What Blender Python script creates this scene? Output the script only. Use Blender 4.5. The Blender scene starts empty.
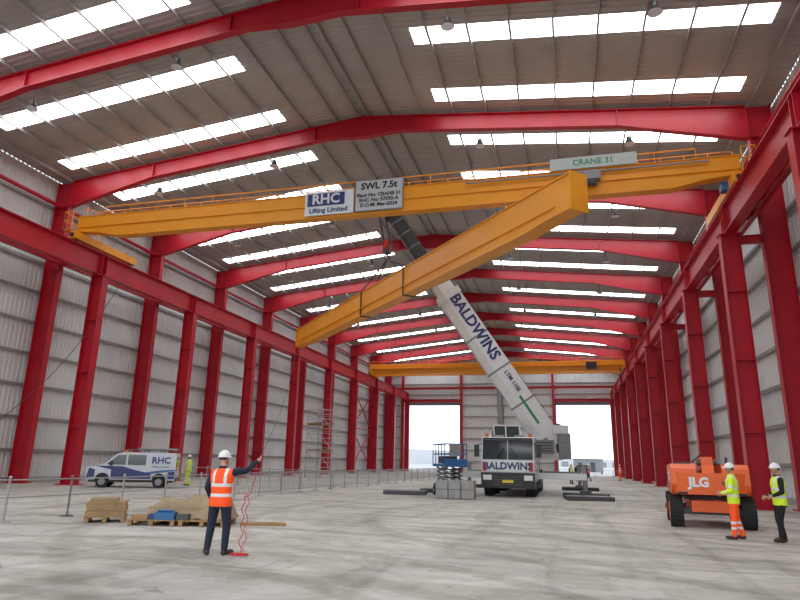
import bpy, bmesh, math, random
import numpy as np
from mathutils import Vector, Matrix
random.seed(4)
S=bpy.context.scene
S.view_settings.view_transform='Standard'
S.view_settings.look='None'

# ---------------------------------------------------------------- materials
def mat(name,col,rough=.5,metal=0,var=0,vscale=3,emis=None,es=0,bump=0,bscale=20,spec=.5):
    m=bpy.data.materials.new(name); m.use_nodes=True
    nt=m.node_tree; b=nt.nodes['Principled BSDF']
    b.inputs['Base Color'].default_value=(*col,1)
    b.inputs['Roughness'].default_value=rough
    b.inputs['Metallic'].default_value=metal
    b.inputs['Specular IOR Level'].default_value=spec
    tc=nt.nodes.new('ShaderNodeTexCoord')
    if var>0:
        n=nt.nodes.new('ShaderNodeTexNoise'); n.inputs['Scale'].default_value=vscale; n.inputs['Detail'].default_value=5
        nt.links.new(tc.outputs['Object'],n.inputs['Vector'])
        r=nt.nodes.new('ShaderNodeValToRGB')
        r.color_ramp.elements[0].position=.3; r.color_ramp.elements[1].position=.7
        r.color_ramp.elements[0].color=(*[c*(1-var) for c in col],1)
        r.color_ramp.elements[1].color=(*[min(1,c*(1+var*.6)) for c in col],1)
        nt.links.new(n.outputs['Fac'],r.inputs['Fac']); nt.links.new(r.outputs['Color'],b.inputs['Base Color'])
    if bump>0:
        n2=nt.nodes.new('ShaderNodeTexNoise'); n2.inputs['Scale'].default_value=bscale; n2.inputs['Detail'].default_value=3
        nt.links.new(tc.outputs['Object'],n2.inputs['Vector'])
        bp=nt.nodes.new('ShaderNodeBump'); bp.inputs['Strength'].default_value=bump; bp.inputs['Distance'].default_value=.02
        nt.links.new(n2.outputs['Fac'],bp.inputs['Height']); nt.links.new(bp.outputs['Normal'],b.inputs['Normal'])
    if emis:
        b.inputs['Emission Color'].default_value=(*emis,1); b.inputs['Emission Strength'].default_value=es
    return m
RED=mat('red_steel_paint',(.45,.006,.020),.42,var=.12,vscale=1.2)
YEL=mat('yellow_crane_paint',(.82,.315,.008),.42,var=.06,vscale=1)
CLAD=mat('wall_sheet',(.68,.685,.68),.5,var=.14,vscale=.22)
ROOF=mat('roof_sheet',(.43,.41,.39),.6,var=.12,vscale=.3)
GALV=mat('galvanised_steel',(.31,.305,.30),.45,.2,var=.15,vscale=4)
PURL=mat('galvanised_purlin',(.42,.40,.38),.5,.1,var=.12,vscale=2)
SKYL=mat('skylight_polycarbonate',(.8,.85,.88),.5,emis=(.92,.97,1),es=7.0)
WHITE=mat('white_paint',(.74,.75,.75),.35,var=.04,vscale=2)
OFFW=mat('white_sign',(.72,.75,.78),.4)
DULLW=mat('dull_white_board',(.46,.52,.49),.5)
BLACK=mat('black_paint',(.015,.015,.017),.45)
RUB=mat('tyre_rubber',(.022,.022,.023),.85,bump=.3,bscale=30)
GLASS=mat('dark_glass',(.03,.045,.05),.08,spec=.8)
GGLASS=mat('tinted_cab_glass',(.04,.075,.068),.1,spec=.8)
BLUE=mat('blue_paint',(.02,.12,.30),.4)
NAVY=mat('navy_graphic',(.02,.035,.16),.4)
ORG=mat('orange_paint',(.80,.13,.02),.4,var=.06,vscale=3)
GREY=mat('grey_steel',(.25,.26,.27),.5,.2,var=.15,vscale=6)
DGREY=mat('dark_grey_steel',(.07,.07,.075),.5,.2)
CONCB=mat('concrete_block',(.36,.36,.35),.9,var=.15,vscale=3)
WOOD=mat('pallet_wood',(.36,.22,.10),.8,var=.25,vscale=6)
PLY=mat('plywood_sheet',(.40,.26,.13),.75,var=.15,vscale=4)
CARD=mat('brown_tarpaulin',(.36,.26,.16),.8,var=.2,vscale=3,bump=.5,bscale=5)
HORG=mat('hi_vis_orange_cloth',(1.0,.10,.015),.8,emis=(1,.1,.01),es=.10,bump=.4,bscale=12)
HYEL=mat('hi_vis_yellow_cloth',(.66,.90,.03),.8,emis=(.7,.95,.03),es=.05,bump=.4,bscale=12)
REFL=mat('reflective_tape',(.75,.77,.78),.35)
CNAVY=mat('navy_work_cloth',(.016,.022,.045),.85,bump=.5,bscale=14)
CBLK=mat('black_work_cloth',(.012,.012,.013),.85,bump=.5,bscale=14)
SKIN=mat('skin',(.55,.30,.20),.55)
HAIR=mat('hair',(.04,.025,.015),.8)
BOOT=mat('boot_leather',(.05,.03,.02),.6)
HELW=mat('white_helmet_shell',(.85,.85,.84),.3)
REDR=mat('red_rope',(.65,.03,.03),.7)
ROPE=mat('steel_wire_rope',(.06,.06,.06),.5,.5)
EYE=mat('eye_white',(.8,.8,.8),.3)
LIP=mat('lip',(.35,.12,.10),.5)
LAMPG=mat('lamp_lens',(.75,.78,.8),.2)
GREEN=mat('green_lettering',(.03,.25,.12),.4)

def floor_mat():
    m=bpy.data.materials.new('concrete_floor'); m.use_nodes=True
    nt=m.node_tree; b=nt.nodes['Principled BSDF']; L=nt.links.new
    tc=nt.nodes.new('ShaderNodeTexCoord')
    def noise(sc,det,stretch=(1,1,1),rot=0,rough=.6,dist=0):
        mp=nt.nodes.new('ShaderNodeMapping'); mp.inputs['Scale'].default_value=stretch; mp.inputs['Rotation'].default_value=(0,0,rot)
        L(tc.outputs['Object'],mp.inputs['Vector'])
        n=nt.nodes.new('ShaderNodeTexNoise'); n.inputs['Scale'].default_value=sc; n.inputs['Detail'].default_value=det
        n.inputs['Roughness'].default_value=rough; n.inputs['Distortion'].default_value=dist
        L(mp.outputs['Vector'],n.inputs['Vector']); return n
    def ramp(n,p0,p1,c0,c1,out='Fac'):
        r=nt.nodes.new('ShaderNodeValToRGB'); r.color_ramp.elements[0].position=p0; r.color_ramp.elements[1].position=p1
        r.color_ramp.elements[0].color=(*c0,1); r.color_ramp.elements[1].color=(*c1,1)
        L(n.outputs[out],r.inputs['Fac']); return r
    def mul(a,b2,fac=1):
        x=nt.nodes.new('ShaderNodeMix'); x.data_type='RGBA'; x.blend_type='MULTIPLY'; x.inputs['Factor'].default_value=fac
        L(a,x.inputs[6]); L(b2,x.inputs[7]); return x.outputs[2]
    base=ramp(noise(.22,7,dist=.8,rough=.62),.34,.66,(.44,.415,.375),(.67,.64,.585))
    fine=ramp(noise(3.5,8,rough=.7),.3,.7,(.82,.82,.82),(1,1,1))
    streak=ramp(noise(1.0,4,(.12,1.1,1),rot=.35,dist=.8),.36,.52,(.78,.775,.76),(1,1,1))
    streak2=ramp(noise(.9,3,(1.3,.08,1),rot=.12,dist=.5),.34,.46,(.80,.80,.79),(1,1,1))
    spots=ramp(noise(1.6,3,dist=1.2),.29,.35,(.58,.57,.54),(1,1,1))
    swirl=ramp(noise(.55,5,dist=3.0,rough=.55),.42,.50,(.82,.81,.79),(1,1,1))
    def tyre(off,sc,p):
        mp=nt.nodes.new('ShaderNodeMapping'); mp.inputs['Location'].default_value=off; L(tc.outputs['Object'],mp.inputs['Vector'])
        wv=nt.nodes.new('ShaderNodeTexWave'); wv.wave_type='RINGS'; wv.rings_direction='Z'; wv.inputs['Scale'].default_value=sc
        wv.inputs['Distortion'].default_value=1.5; wv.inputs['Detail'].default_value=3; wv.inputs['Detail Scale'].default_value=.4
        L(mp.outputs['Vector'],wv.inputs['Vector'])
        return ramp(wv,p,p+.06,(1,1,1),(.80,.795,.78))
    t1=tyre((7,-3,0),.12,.90); t2=tyre((-6,-22,0),.09,.92)
    c=mul(base.outputs[0],fine.outputs[0]); c=mul(c,streak.outputs[0]); c=mul(c,streak2.outputs[0]); c=mul(c,spots.outputs[0],.8); c=mul(c,swirl.outputs[0],.8)
    c=mul(c,t1.outputs[0],.8); c=mul(c,t2.outputs[0],.8)
    L(c,b.inputs['Base Color'])
    b.inputs['Roughness'].default_value=.75
    bp=nt.nodes.new('ShaderNodeBump'); bp.inputs['Strength'].default_value=.25; bp.inputs['Distance'].default_value=.01
    L(noise(9,6).outputs['Fac'],bp.inputs['Height']); L(bp.outputs['Normal'],b.inputs['Normal'])
    return m
FLOOR=floor_mat()

# ---------------------------------------------------------------- mesh builder
class MB:
    def __init__(s): s.v=[];s.f=[];s.m=[]; s.mats=[];s.sm=[]
    def mi(s,m):
        if m not in s.mats: s.mats.append(m)
        return s.mats.index(m)
    def add(s,vs,fs,m,smooth=False):
        o=len(s.v); s.v+= [tuple(v) for v in vs]; k=s.mi(m)
        for f in fs: s.f.append([i+o for i in f]); s.m.append(k); s.sm.append(smooth)
    def box(s,c,d,m,R=None):
        c=Vector(c); vs=[]
        for x in(-.5,.5):
            for y in(-.5,.5):
                for z in(-.5,.5):
                    p=Vector((x*d[0],y*d[1],z*d[2]))
                    if R: p=R@p
                    vs.append(c+p)
        s.add(vs,[(0,1,3,2),(4,6,7,5),(0,4,5,1),(2,3,7,6),(0,2,6,4),(1,5,7,3)],m)
    def bb(s,x0,x1,y0,y1,z0,z1,m): s.box(((x0+x1)/2,(y0+y1)/2,(z0+z1)/2),(abs(x1-x0),abs(y1-y0),abs(z1-z0)),m)
    def frame(s,p0,p1,up):
        p0=Vector(p0);p1=Vector(p1);d=(p1-p0);L=d.length;d.normalize()
        up=Vector(up); side=d.cross(up)
        if side.length<1e-4: side=d.cross(Vector((1,0,0)))
        side.normalize(); u=side.cross(d).normalized()
        return p0,p1,d,L,side,u
    def obox(s,p0,p1,w,h,m,up=(0,0,1),off=(0,0),w1=None,h1=None):
        p0,p1,d,L,sd,u=s.frame(p0,p1,up)
        o=sd*off[0]+u*off[1]; vs=[]
        for p,ww,hh in((p0,w,h),(p1,w1 or w,h1 or h)):
            for a,b in((-1,-1),(1,-1),(1,1),(-1,1)): vs.append(p+o+sd*a*ww/2+u*b*hh/2)
        s.add(vs,[(0,1,2,3),(4,7,6,5),(0,4,5,1),(1,5,6,2),(2,6,7,3),(3,7,4,0)],m)
    def ibeam(s,p0,p1,b,d,m,up=(0,0,1),tf=.03,tw=.025):
        s.obox(p0,p1,b,tf,m,up,(0,d/2-tf/2)); s.obox(p0,p1,b,tf,m,up,(0,-d/2+tf/2)); s.obox(p0,p1,tw,d-2*tf,m,up)
    def cyl(s,p0,p1,r0,r1,m,n=12,smooth=True):
        p0,p1,d,L,sd,u=s.frame(p0,p1,(0,0,1)); vs=[]
        for p,r in((p0,r0),(p1,r1)):
            for i in range(n):
                a=2*math.pi*i/n; vs.append(p+sd*math.cos(a)*r+u*math.sin(a)*r)
        s.add(vs,[(i,(i+1)%n,n+(i+1)%n,n+i) for i in range(n)],m,smooth)
        s.add(vs[:n],[tuple(range(n))],m); s.add(vs[n:],[tuple(range(n))],m)
    def tube(s,pts,r,m,n=6):
        pts=[Vector(p) for p in pts]; vs=[]
        rr=r if isinstance(r,(list,tuple)) else [r]*len(pts)
        for k,p in enumerate(pts):
            d=(pts[min(k+1,len(pts)-1)]-pts[max(k-1,0)]).normalized()
            sd=d.cross(Vector((0.01,.02,1)));
            if sd.length<.05: sd=d.cross(Vector((1,0,0)))
            sd.normalize();u=sd.cross(d)
            for i in range(n):
                a=2*math.pi*i/n; vs.append(p+sd*math.cos(a)*rr[k]+u*math.sin(a)*rr[k])
        fs=[(k*n+i,k*n+(i+1)%n,(k+1)*n+(i+1)%n,(k+1)*n+i) for k in range(len(pts)-1) for i in range(n)]
        fs+=[tuple(range(n)),tuple(range((len(pts)-1)*n,len(pts)*n))]
        s.add(vs,fs,m,True)
    def sph(s,c,r,m,n=12,k=8,fn=None,zmin=-1):
        c=Vector(c); r=(r,r,r) if not isinstance(r,(tuple,list)) else r
        vs=[];fs=[]
        a0=math.asin(max(-1,zmin))
        for j in range(k+1):
            t=a0+(math.pi/2-a0)*j/k
            for i in range(n):
                a=2*math.pi*i/n; p=Vector((math.cos(t)*math.cos(a),math.cos(t)*math.sin(a),math.sin(t)))
                if fn: p=fn(p)
                vs.append(c+Vector((p.x*r[0],p.y*r[1],p.z*r[2])))
        fs=[(j*n+i,j*n+(i+1)%n,(j+1)*n+(i+1)%n,(j+1)*n+i) for j in range(k) for i in range(n)]
        if zmin>-1: fs.append(tuple(range(n)))
        s.add(vs,fs,m,True)
    def prism(s,A,B,m):
        n=len(A); s.add(list(A)+list(B),[tuple(range(n)),tuple(range(2*n-1,n-1,-1))]+[(i,(i+1)%n,n+(i+1)%n,n+i) for i in range(n)],m)
    def text(s,t,size,o,xd,yd,m,ext=.01,bold=.0,align='CENTER'):
        cu=bpy.data.curves.new('t','FONT'); cu.body=t; cu.size=size; cu.extrude=ext; cu.align_x=align; cu.align_y='CENTER'; cu.offset=bold; cu.resolution_u=2
        ob=bpy.data.objects.new('t',cu); S.collection.objects.link(ob)
        bpy.context.view_layer.update()
        me=bpy.data.meshes.new_from_object(ob.evaluated_get(bpy.context.evaluated_depsgraph_get()))
        xd=Vector(xd).normalized(); yd=Vector(yd).normalized(); zd=xd.cross(yd); o=Vector(o)
        s.add([o+xd*v.co.x+yd*v.co.y+zd*v.co.z for v in me.vertices],[tuple(p.vertices) for p in me.polygons],m)
        bpy.data.objects.remove(ob); bpy.data.curves.remove(cu); bpy.data.meshes.remove(me)
    def mesh(s,name):
        me=bpy.data.meshes.new(name); me.from_pydata(s.v,[],s.f)
        for m in s.mats: me.materials.append(m)
        me.polygons.foreach_set('material_index',s.m); me.polygons.foreach_set('use_smooth',s.sm)
        me.validate(); bm=bmesh.new(); bm.from_mesh(me)
        bmesh.ops.recalc_face_normals(bm,faces=bm.faces); bm.to_mesh(me); bm.free(); me.update()
        return me
    def obj(s,name,loc=(0,0,0),rz=0,bev=0,sc=1):
        o=bpy.data.objects.new(name,s.mesh(name)); S.collection.objects.link(o)
        o.location=loc; o.rotation_euler=(0,0,rz); o.scale=(sc,)*3
        if bev:
            b=o.modifiers.new('bevel','BEVEL'); b.width=bev; b.segments=2; b.limit_method='ANGLE'; b.angle_limit=math.radians(40)
        return o
def dup(o,loc,name=None,rz=None):
    d=bpy.data.objects.new(name or o.name.split('.')[0],o.data); S.collection.objects.link(d); d.location=loc
    d.rotation_euler=o.rotation_euler if rz is None else (0,0,rz); return d

# ---------------------------------------------------------------- building dims
SP=9.87; Y0=20.7; NF0=-3; NF1=9
FY=[Y0+SP*i for i in range(NF0,NF1+1)]
YB=FY[0]-.4; YD=FY[-1]+.75
XWL,XWR=-31.95,10.75; XR0=-10.6
CL,CR=-31.15,9.95      # wall column centres
KL,KR=-27.5,8.0        # crane column centres
K=.105
def roofz(x): return 21.5-K*abs(x-XR0)

b=MB(); b.add([(-32.2,YB,0),(11,YB,0),(11,YD,0),(-32.2,YD,0)],[(0,1,2,3)],FLOOR); b.obj('floor')
APR=mat('apron_concrete',(.40,.40,.395),.9,var=.12,vscale=.2)
b=MB(); b.add([(-400,-150,-.06),(400,-150,-.06),(400,900,-.06),(-400,900,-.06)],[(0,1,2,3)],APR); b.obj('ground_outside')

def corr(a,bn,p=.333,d=.035):
    out=[];y=a
    while y<bn-1e-6:
        for dy,h in((0,0),(.42,0),(.52,1),(.88,1)):
            yy=y+dy*p
            if yy<bn: out.append((yy,h*d))
        y+=p
    out.append((bn,0)); return out
rows=[24.0+SP/2*i for i in range(-10,18) if YB+1<24.0+SP/2*i<YD-1.5]
sw=.60
b=MB(); ey=sorted([YB]+[r-sw for r in rows]+[r+sw for r in rows]+[YD])
for i in range(len(ey)-1):
    a,c=ey[i],ey[i+1]; sky=(i%2==1)
    xs=[(XWL,-30.0),(-15.1,XR0),(XR0,-6.1),(9.0,XWR)] if sky else [(XWL,XR0),(XR0,XWR)]
    pr=corr(a,c)
    for x0,x1 in xs:
        vs=[];
        for y,h in pr: vs+=[(x0,y,roofz(x0)+h),(x1,y,roofz(x1)+h)]
        b.add(vs,[(2*k,2*k+1,2*k+3,2*k+2) for k in range(len(pr)-1)],ROOF)
b.obj('ceiling')
b=MB()
for r in rows:
    for x0,x1 in((-30.0,-15.1),(-6.1,9.0)):
        b.add([(x0,r-sw,roofz(x0)),(x1,r-sw,roofz(x1)),(x1,r+sw,roofz(x1)),(x0,r+sw,roofz(x0))],[(0,1,2,3)],SKYL)
b.obj('roof_skylights')
b=MB()
for s_ in(-1,1):
    n=0
    x=.35
    while x<21:
        X=XR0+s_*x
        b.box((X,(YB+YD)/2,roofz(X)-.13),(.02,YD-YB,.24),PURL)
        b.box((X-.04*s_,(YB+YD)/2,roofz(X)-.24),(.1,YD-YB,.02),PURL)
        x+=1.86 if n else 1.3
        n+=1
b.obj('roof_purlins')
for nm,X,sg in(('wall_left',XWL,1),('wall_right',XWR,-1)):
    b=MB(); pr=corr(YB,YD)
    vs=[]
    for y,h in pr: vs+=[(X-sg*h,y,0),(X-sg*h,y,roofz(X))]
    b.add(vs,[(2*k,2*k+1,2*k+3,2*k+2) for k in range(len(pr)-1)],CLAD)
    for i in range(1,10):
        b.box((X+sg*.10,(YB+YD)/2,i*1.93),(.18,YD-YB,.07),GALV)
        b.box((X+sg*.17,(YB+YD)/2,i*1.93-.06),(.03,YD-YB,.16),GALV)
    b.box((X+sg*.12,(YB+YD)/2,.15),(.2,YD-YB,.3),CONCB)
    b.obj(nm)
doors=[(-28.2,-17.9),(-1.4,9.45)]; DH=12.2
b=MB()
def gpanel(x0,x1,z0,zt=None):
    pr=corr(x0,x1); vs=[]
    for x,h in pr: vs+=[(x,YD+h,z0),(x,YD+h,zt if zt else roofz(x))]
    b.add(vs,[(2*k,2*k+1,2*k+3,2*k+2) for k in range(len(pr)-1)],CLAD)
gpanel(XWL,doors[0][0],0);gpanel(doors[0][0],doors[0][1],DH);gpanel(doors[0][1],doors[1][0],0);gpanel(doors[1][0],doors[1][1],DH);gpanel(doors[1][1],XWR,0)
for i in range(1,11):
    z=i*1.93
    segs=[(XWL,XWR)] if z>DH else [(XWL,doors[0][0]),(doors[0][1],doors[1][0]),(doors[1][1],XWR)]
    for x0,x1 in segs: b.bb(x0,x1,YD-.2,YD-.02,z-.12,z+.04,GALV)
b.obj('wall_far')
b=MB()
for x in(-17.9+.25,-10.6,-1.4-.25,-28.2-.25):
    b.ibeam((x,YD-.45,0),(x,YD-.45,roofz(x)-.35),.4,.5,RED,up=(0,1,0))
for x0,x1 in doors:
    b.ibeam((x0-.4,YD-.4,DH+.2),(x1+.2,YD-.4,DH+.2),.4,.5,RED)
b.ibeam((XWL+.5,YD-.5,14.6),(XWR-.5,YD-.5,14.6),.3,.4,RED)
b.obj('gable_wall_steelwork')
for i,(x0,x1) in enumerate(doors):
    b=MB(); b.bb(x0,x0+.15,YD+.05,YD+.3,0,DH,DGREY); b.bb(x1-.15,x1,YD+.05,YD+.3,0,DH,DGREY)
    b.bb(x0,x1,YD+.05,YD+.6,DH-.6,DH,GREY); b.obj('door_%d'%(i+1))

def portal():
    b=MB()
    zt=lambda x: roofz(x)-.27
    zb0=lambda x: roofz(x)-1.2
    def zb(x):
        a=abs(x-XR0); z=zb0(x)
        if a<2.2: z-=.38*(1-a/2.2)
        e=20.0-a
        if e<6: z-=.85*(1-max(e,0)/6)
        return z
    xs=[XR0+s for s in(-20,-17,-14,-9,-2.2,0,2.2,9,14,17,20)]
    for x0,x1 in zip(xs[:-1],xs[1:]):
        A=[(x0,-.015,zb(x0)),(x1,-.015,zb(x1)),(x1,-.015,zt(x1)),(x0,-.015,zt(x0))]
        b.prism(A,[(p[0],.015,p[2]) for p in A],RED)
        b.obox((x0,0,zb(x0)),(x1,0,zb(x1)),.36,.04,RED); b.obox((x0,0,zt(x0)),(x1,0,zt(x1)),.36,.04,RED)
    for x in(-24.6,-7.6,-13.6,3.4):
        b.box((x,0,(zb(x)+zt(x))/2),(.05,.36,zt(x)-zb(x)),RED)
    for X in(CL,CR):
        sg=1 if X<XR0 else -1
        b.ibeam((X,0,0),(X,0,roofz(X)-.27),.42,1.1,RED,up=(1,0,0),tf=.035)
        b.box((X,0,zb(X)+.1),(1.1,.42,.05),RED)
        b.box((X,0,.03),(1.4,.7,.06),RED)
        KX=KL if X<XR0 else KR
        b.ibeam((X+sg*.55,0,13.5),(KX-sg*.26,0,13.5),.2,.3,RED)
        if X>XR0: b.ibeam((X+sg*.55,0,12.15),(KX-sg*.43,0,12.15),.25,.4,RED)
    return b
P=portal().obj('portal_frame',(0,FY[0],0))
for y in FY[1:]: dup(P,(0,y,0))
b=MB(); b.ibeam((0,0,.05),(0,0,12.4),.52,.85,RED,up=(1,0,0),tf=.04); b.box((0,0,.03),(1.2,.9,.06),RED); b.box((0,0,12.42),(1.0,.6,.05),RED)
for z in(3.2,6.4,9.6): b.box((0,0,z),(.85,.5,.03),RED)
C=b.obj('crane_column',(KL,FY[0],0))
for X in(KL,KR):
    for y in FY:
        if (X,y)!=(KL,FY[0]): dup(C,(X,y,0))
for nm,X,sg,W in(('crane_runway_beam',KL,-1,CL),('crane_runway_beam',KR,1,CR)):
    b=MB(); ya,yb=FY[0]-.3,FY[-1]
    b.ibeam((X,ya,13.12),(X,yb,13.12),.5,1.35,RED,tf=.04)
    b.box((X,(ya+yb)/2,13.84),(.08,yb-ya,.09),DGREY)
    xb=W-sg*.75
    b.ibeam((xb,ya,13.5),(xb,yb,13.5),.25,.45,RED)
    y=ya;k=0
    while y<yb-1.2:
        b.obox((X,y,13.6),(xb,y+SP/8,13.6),.1,.08,RED) if k%2==0 else b.obox((xb,y,13.6),(X,y+SP/8,13.6),.1,.08,RED)
        y+=SP/8;k+=1
    for y in FY:
        for dy in(-.9,.9): b.box((X,y+dy*.2,13.1),(.48,.03,1.26),RED)
    b.obj(nm)
b=MB()
for X in(CL,CR):
    b.cyl((X,FY[0],17.3),(X,FY[-1],17.3),.13,.13,RED,10)
for i in(11,):
    for X in(CL,CR):
        b.cyl((X,FY[i-1],.4),(X,FY[i],6.5),.09,.09,RED,8); b.cyl((X,FY[i],.4),(X,FY[i-1],6.5),.09,.09,RED,8)
        b.cyl((X,FY[i-1],6.5),(X,FY[i],12.5),.09,.09,RED,8); b.cyl((X,FY[i],6.5),(X,FY[i-1],12.5),.09,.09,RED,8)
        b.cyl((X,FY[i-1],6.5),(X,FY[i],6.5),.09,.09,RED,8)
b.obj('steel_bracing')
b=MB(); b.cyl((0,0,0),(0,0,-.6),.018,.018,BLACK,6); b.cyl((0,0,-.6),(0,0,-.8),.12,.15,BLACK); b.cyl((0,0,-.8),(0,0,-1.0),.15,.28,BLACK,16); b.cyl((0,0,-1.0),(0,0,-1.02),.26,.26,LAMPG,16)
LP=None
for y in FY[2:]:
    for x in(-24.0,-16.2,-3.8,3.9):
        z=roofz(x)-1.22-(.2 if x<-20 else 0)
        if LP is None: LP=b.obj('high_bay_lamp',(x,y,z))
        else: dup(LP,(x,y,z))

# ---------------------------------------------------------------- overhead cranes
def rail_line(b,p0,p1,h,n,m=YEL,r=.022,mid=True):
    p0=Vector(p0);p1=Vector(p1)
    for i in range(n+1):
        p=p0.lerp(p1,i/n); b.cyl(p,p+Vector((0,0,h)),r,r,m,6)
    b.cyl(p0+Vector((0,0,h)),p1+Vector((0,0,h)),r,r,m,6)
    if mid: b.cyl(p0+Vector((0,0,h*.5)),p1+Vector((0,0,h*.5)),r,r,m,6)
def end_carriage(b,X,y0,y1):
    b.bb(X-.22,X+.22,y0,y1,14.0,14.45,YEL)
    for y in(y0+.4,y1-.4): b.cyl((X-.06,y,14.09),(X+.06,y,14.09),.2,.2,DGREY,16)
    for y in(y0-.12,y1+.02): b.bb(X-.1,X+.1,y,y+.1,14.1,14.3,BLACK)
    b.bb(X-.5,X-.22,y0+.9,y0+1.4,14.05,14.4,BLUE)
b=MB()
gy=28.8; z0,z1=14.3,15.65
end_carriage(b,KL,gy-.9,gy+4.6); end_carriage(b,KR,gy-.9,gy+4.6)
A=[(KL-.3,gy-.28,z0+.45),(KL+1.2,gy-.28,z0+.3),(KL+2.6,gy-.28,z0),(KR-2.6,gy-.28,z0),(KR-1.2,gy-.28,z0+.3),(KR+.3,gy-.28,z0+.45),(KR+.3,gy-.28,z1),(KL-.3,gy-.28,z1)]
A=[(p[0],p[1],p[2]-.1) for p in A]
b.prism(A,[(p[0],gy+.28,p[2]) for p in A],YEL)
b.bb(KL-.3,KR+.3,gy-.34,gy+.34,z1-.1,z1-.06,YEL)
b.bb(KL-.3,KR+.3,gy-.36,gy-.30,z0+.55,z0+.62,YEL)
b.bb(KL+1,KR-1,gy-.02,gy+.04,z1-.06,z1,DGREY)
b.bb(KL-.4,KR+.4,gy+.34,gy+1.1,z1-.40,z1-.35,YEL)
rail_line(b,(KL-.4,gy+1.1,z1-.35),(KR+.4,gy+1.1,z1-.35),1.15,34,r=.032)
rail_line(b,(KL-.4,gy+.34,z1-.35),(KL-.4,gy+1.1,z1-.35),1.15,1,r=.03)
for X in(KL-.55,KR+.55):
    b.bb(X-.3,X+.3,gy-.8,gy+2.4,z0+.28,z0+.33,YEL)
    sx=X-.3 if X<0 else X+.3
    rail_line(b,(sx,gy-.8,z0+.33),(sx,gy+2.4,z0+.33),1.1,3,r=.03)
    rail_line(b,(X-.3,gy-.8,z0+.33),(X+.3,gy-.8,z0+.33),1.1,1,r=.03)
for i in range(19):
    x=KL+1.5+i*(KR-KL-3)/18; b.cyl((x,gy-.3,z1-.1),(x,gy-.3,z1+.42),.02,.02,YEL,6)
b.bb(KL+1.5,KR-1.5,gy-.33,gy-.27,z1+.40,z1+.46,YEL)
b.bb(-4.3,7.0,gy-.45,gy-.37,z1-.32,z1-.26,GREY)
b.bb(-.1,3.9,gy-.50,gy-.42,z1-.10,z1+.50,DULLW)
b.text('CRANE 31',.42,(1.9,gy-.51,z1+.2),(1,0,0),(0,0,1),GREEN,.005,.006)
b.bb(.5,2.2,gy-.75,gy-.3,z1-.8,z1-.35,GREY); b.cyl((.7,gy-.55,z1-.9),(2.0,gy-.55,z1-.9),.18,.18,DGREY,14)
dx=2.75
b.bb(-15.75+dx,-13.0+dx,gy-.44,gy-.36,z0+.0,z0+1.35,OFFW)
b.bb(-15.6+dx,-13.5+dx,gy-.47,gy-.43,z0+.52,z0+1.22,NAVY)
b.text('RHC',.78,(-14.55+dx,gy-.48,z0+.87),(1,0,0),(0,0,1),OFFW,.005,.02)
b.text('Lifting Limited',.38,(-14.4+dx,gy-.45,z0+.25),(1,0,0),(0,0,1),NAVY,.005,.01)
b.bb(-12.9+dx,-10.3+dx,gy-.44,gy-.36,z0+.0,z0+1.75,GREY)
b.bb(-12.85+dx,-10.35+dx,gy-.46,gy-.43,z0+.05,z0+1.7,mat('grey_sign',(.5,.52,.54),.5))
b.text('SWL 7.5t',.52,(-11.6+dx,gy-.47,z0+1.38),(1,0,0),(0,0,1),BLACK,.005,.016)
b.text('Plant No: CRANE 31\nRHC No: 57592-A\nD.O.M: Mar-2024',.28,(-11.6+dx,gy-.47,z0+.60),(1,0,0),(0,0,1),BLACK,.005,.009)
b.obj('overhead_crane')
b=MB(); fy=87.5
end_carriage(b,KL,fy-1.2,fy+3.2); end_carriage(b,KR,fy-1.2,fy+3.2)
for g in(fy,fy+2.0):
    b.bb(KL-.3,KR+.3,g-.25,g+.25,14.15,15.6,YEL)
rail_line(b,(KL,fy-.8,14.9),(KR,fy-.8,14.9),1.0,24,r=.03); b.bb(KL,KR,fy-.8,fy-.3,14.85,14.9,YEL)
b.bb(-10.6,-8.6,fy-.4,fy+2.4,15.6,16.2,GREY); b.cyl((-10.4,fy+1,14.4),(-8.8,fy+1,14.4),.4,.4,DGREY)
b.bb(3.2,4.6,fy-1.0,fy-.8,14.3,15.3,BLACK); b.bb(-10.5,-7.5,fy-.88,fy-.84,14.3,15.4,OFFW)
b.obj('overhead_crane')
A0=Vector((.66,23.35,11.38)); AF=Vector((-22.9,49.9,11.33)); dr=(AF-A0).normalized(); sd=Vector((dr.y,-dr.x,0)); sd=sd if sd.x>0 else -sd
GL=(AF-A0).length; GW=.82; GH=1.62
b=MB()
def gp(t,w,z): return A0+dr*t+sd*w+Vector((0,0,z))
prof=[(0,.15),(1.5,.12),(3.2,0),(GL-3.2,0),(GL-1.5,.12),(GL,.15),(GL,GH),(0,GH)]
b.prism([gp(t,0.07,z) for t,z in prof],[gp(t,GW-.07,z) for t,z in prof],YEL)
for z in(GH,): 
    A=[gp(-.03,0,z),gp(GL+.03,0,z),gp(GL+.03,GW,z),gp(-.03,GW,z)]; b.prism(A,[p+Vector((0,0,.05)) for p in A],YEL)
for ta,tb,za,zb_ in((0,1.5,.15,.12),(1.5,3.2,.12,0),(3.2,GL-3.2,0,0),(GL-3.2,GL-1.5,0,.12),(GL-1.5,GL,.12,.15)):
    A=[gp(ta,0,za),gp(tb,0,zb_),gp(tb,GW,zb_),gp(ta,GW,za)]; b.prism(A,[p-Vector((0,0,.04)) for p in A],YEL)
for t in(-.05,GL):
    A=[gp(t,-.04,.02),gp(t,GW+.04,.02),gp(t,GW+.04,GH+.06),gp(t,-.04,GH+.06)]; b.prism(A,[p+dr*.05 for p in A],YEL)
b.obox(gp(.4,GW/2,GH+.09),gp(GL-.4,GW/2,GH+.09),.06,.07,DGREY)
b.obox(gp(1,-.0,.5),gp(GL-1,-.0,.5),.05,.06,YEL)
b.obj('lifted_crane_girder')

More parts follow.
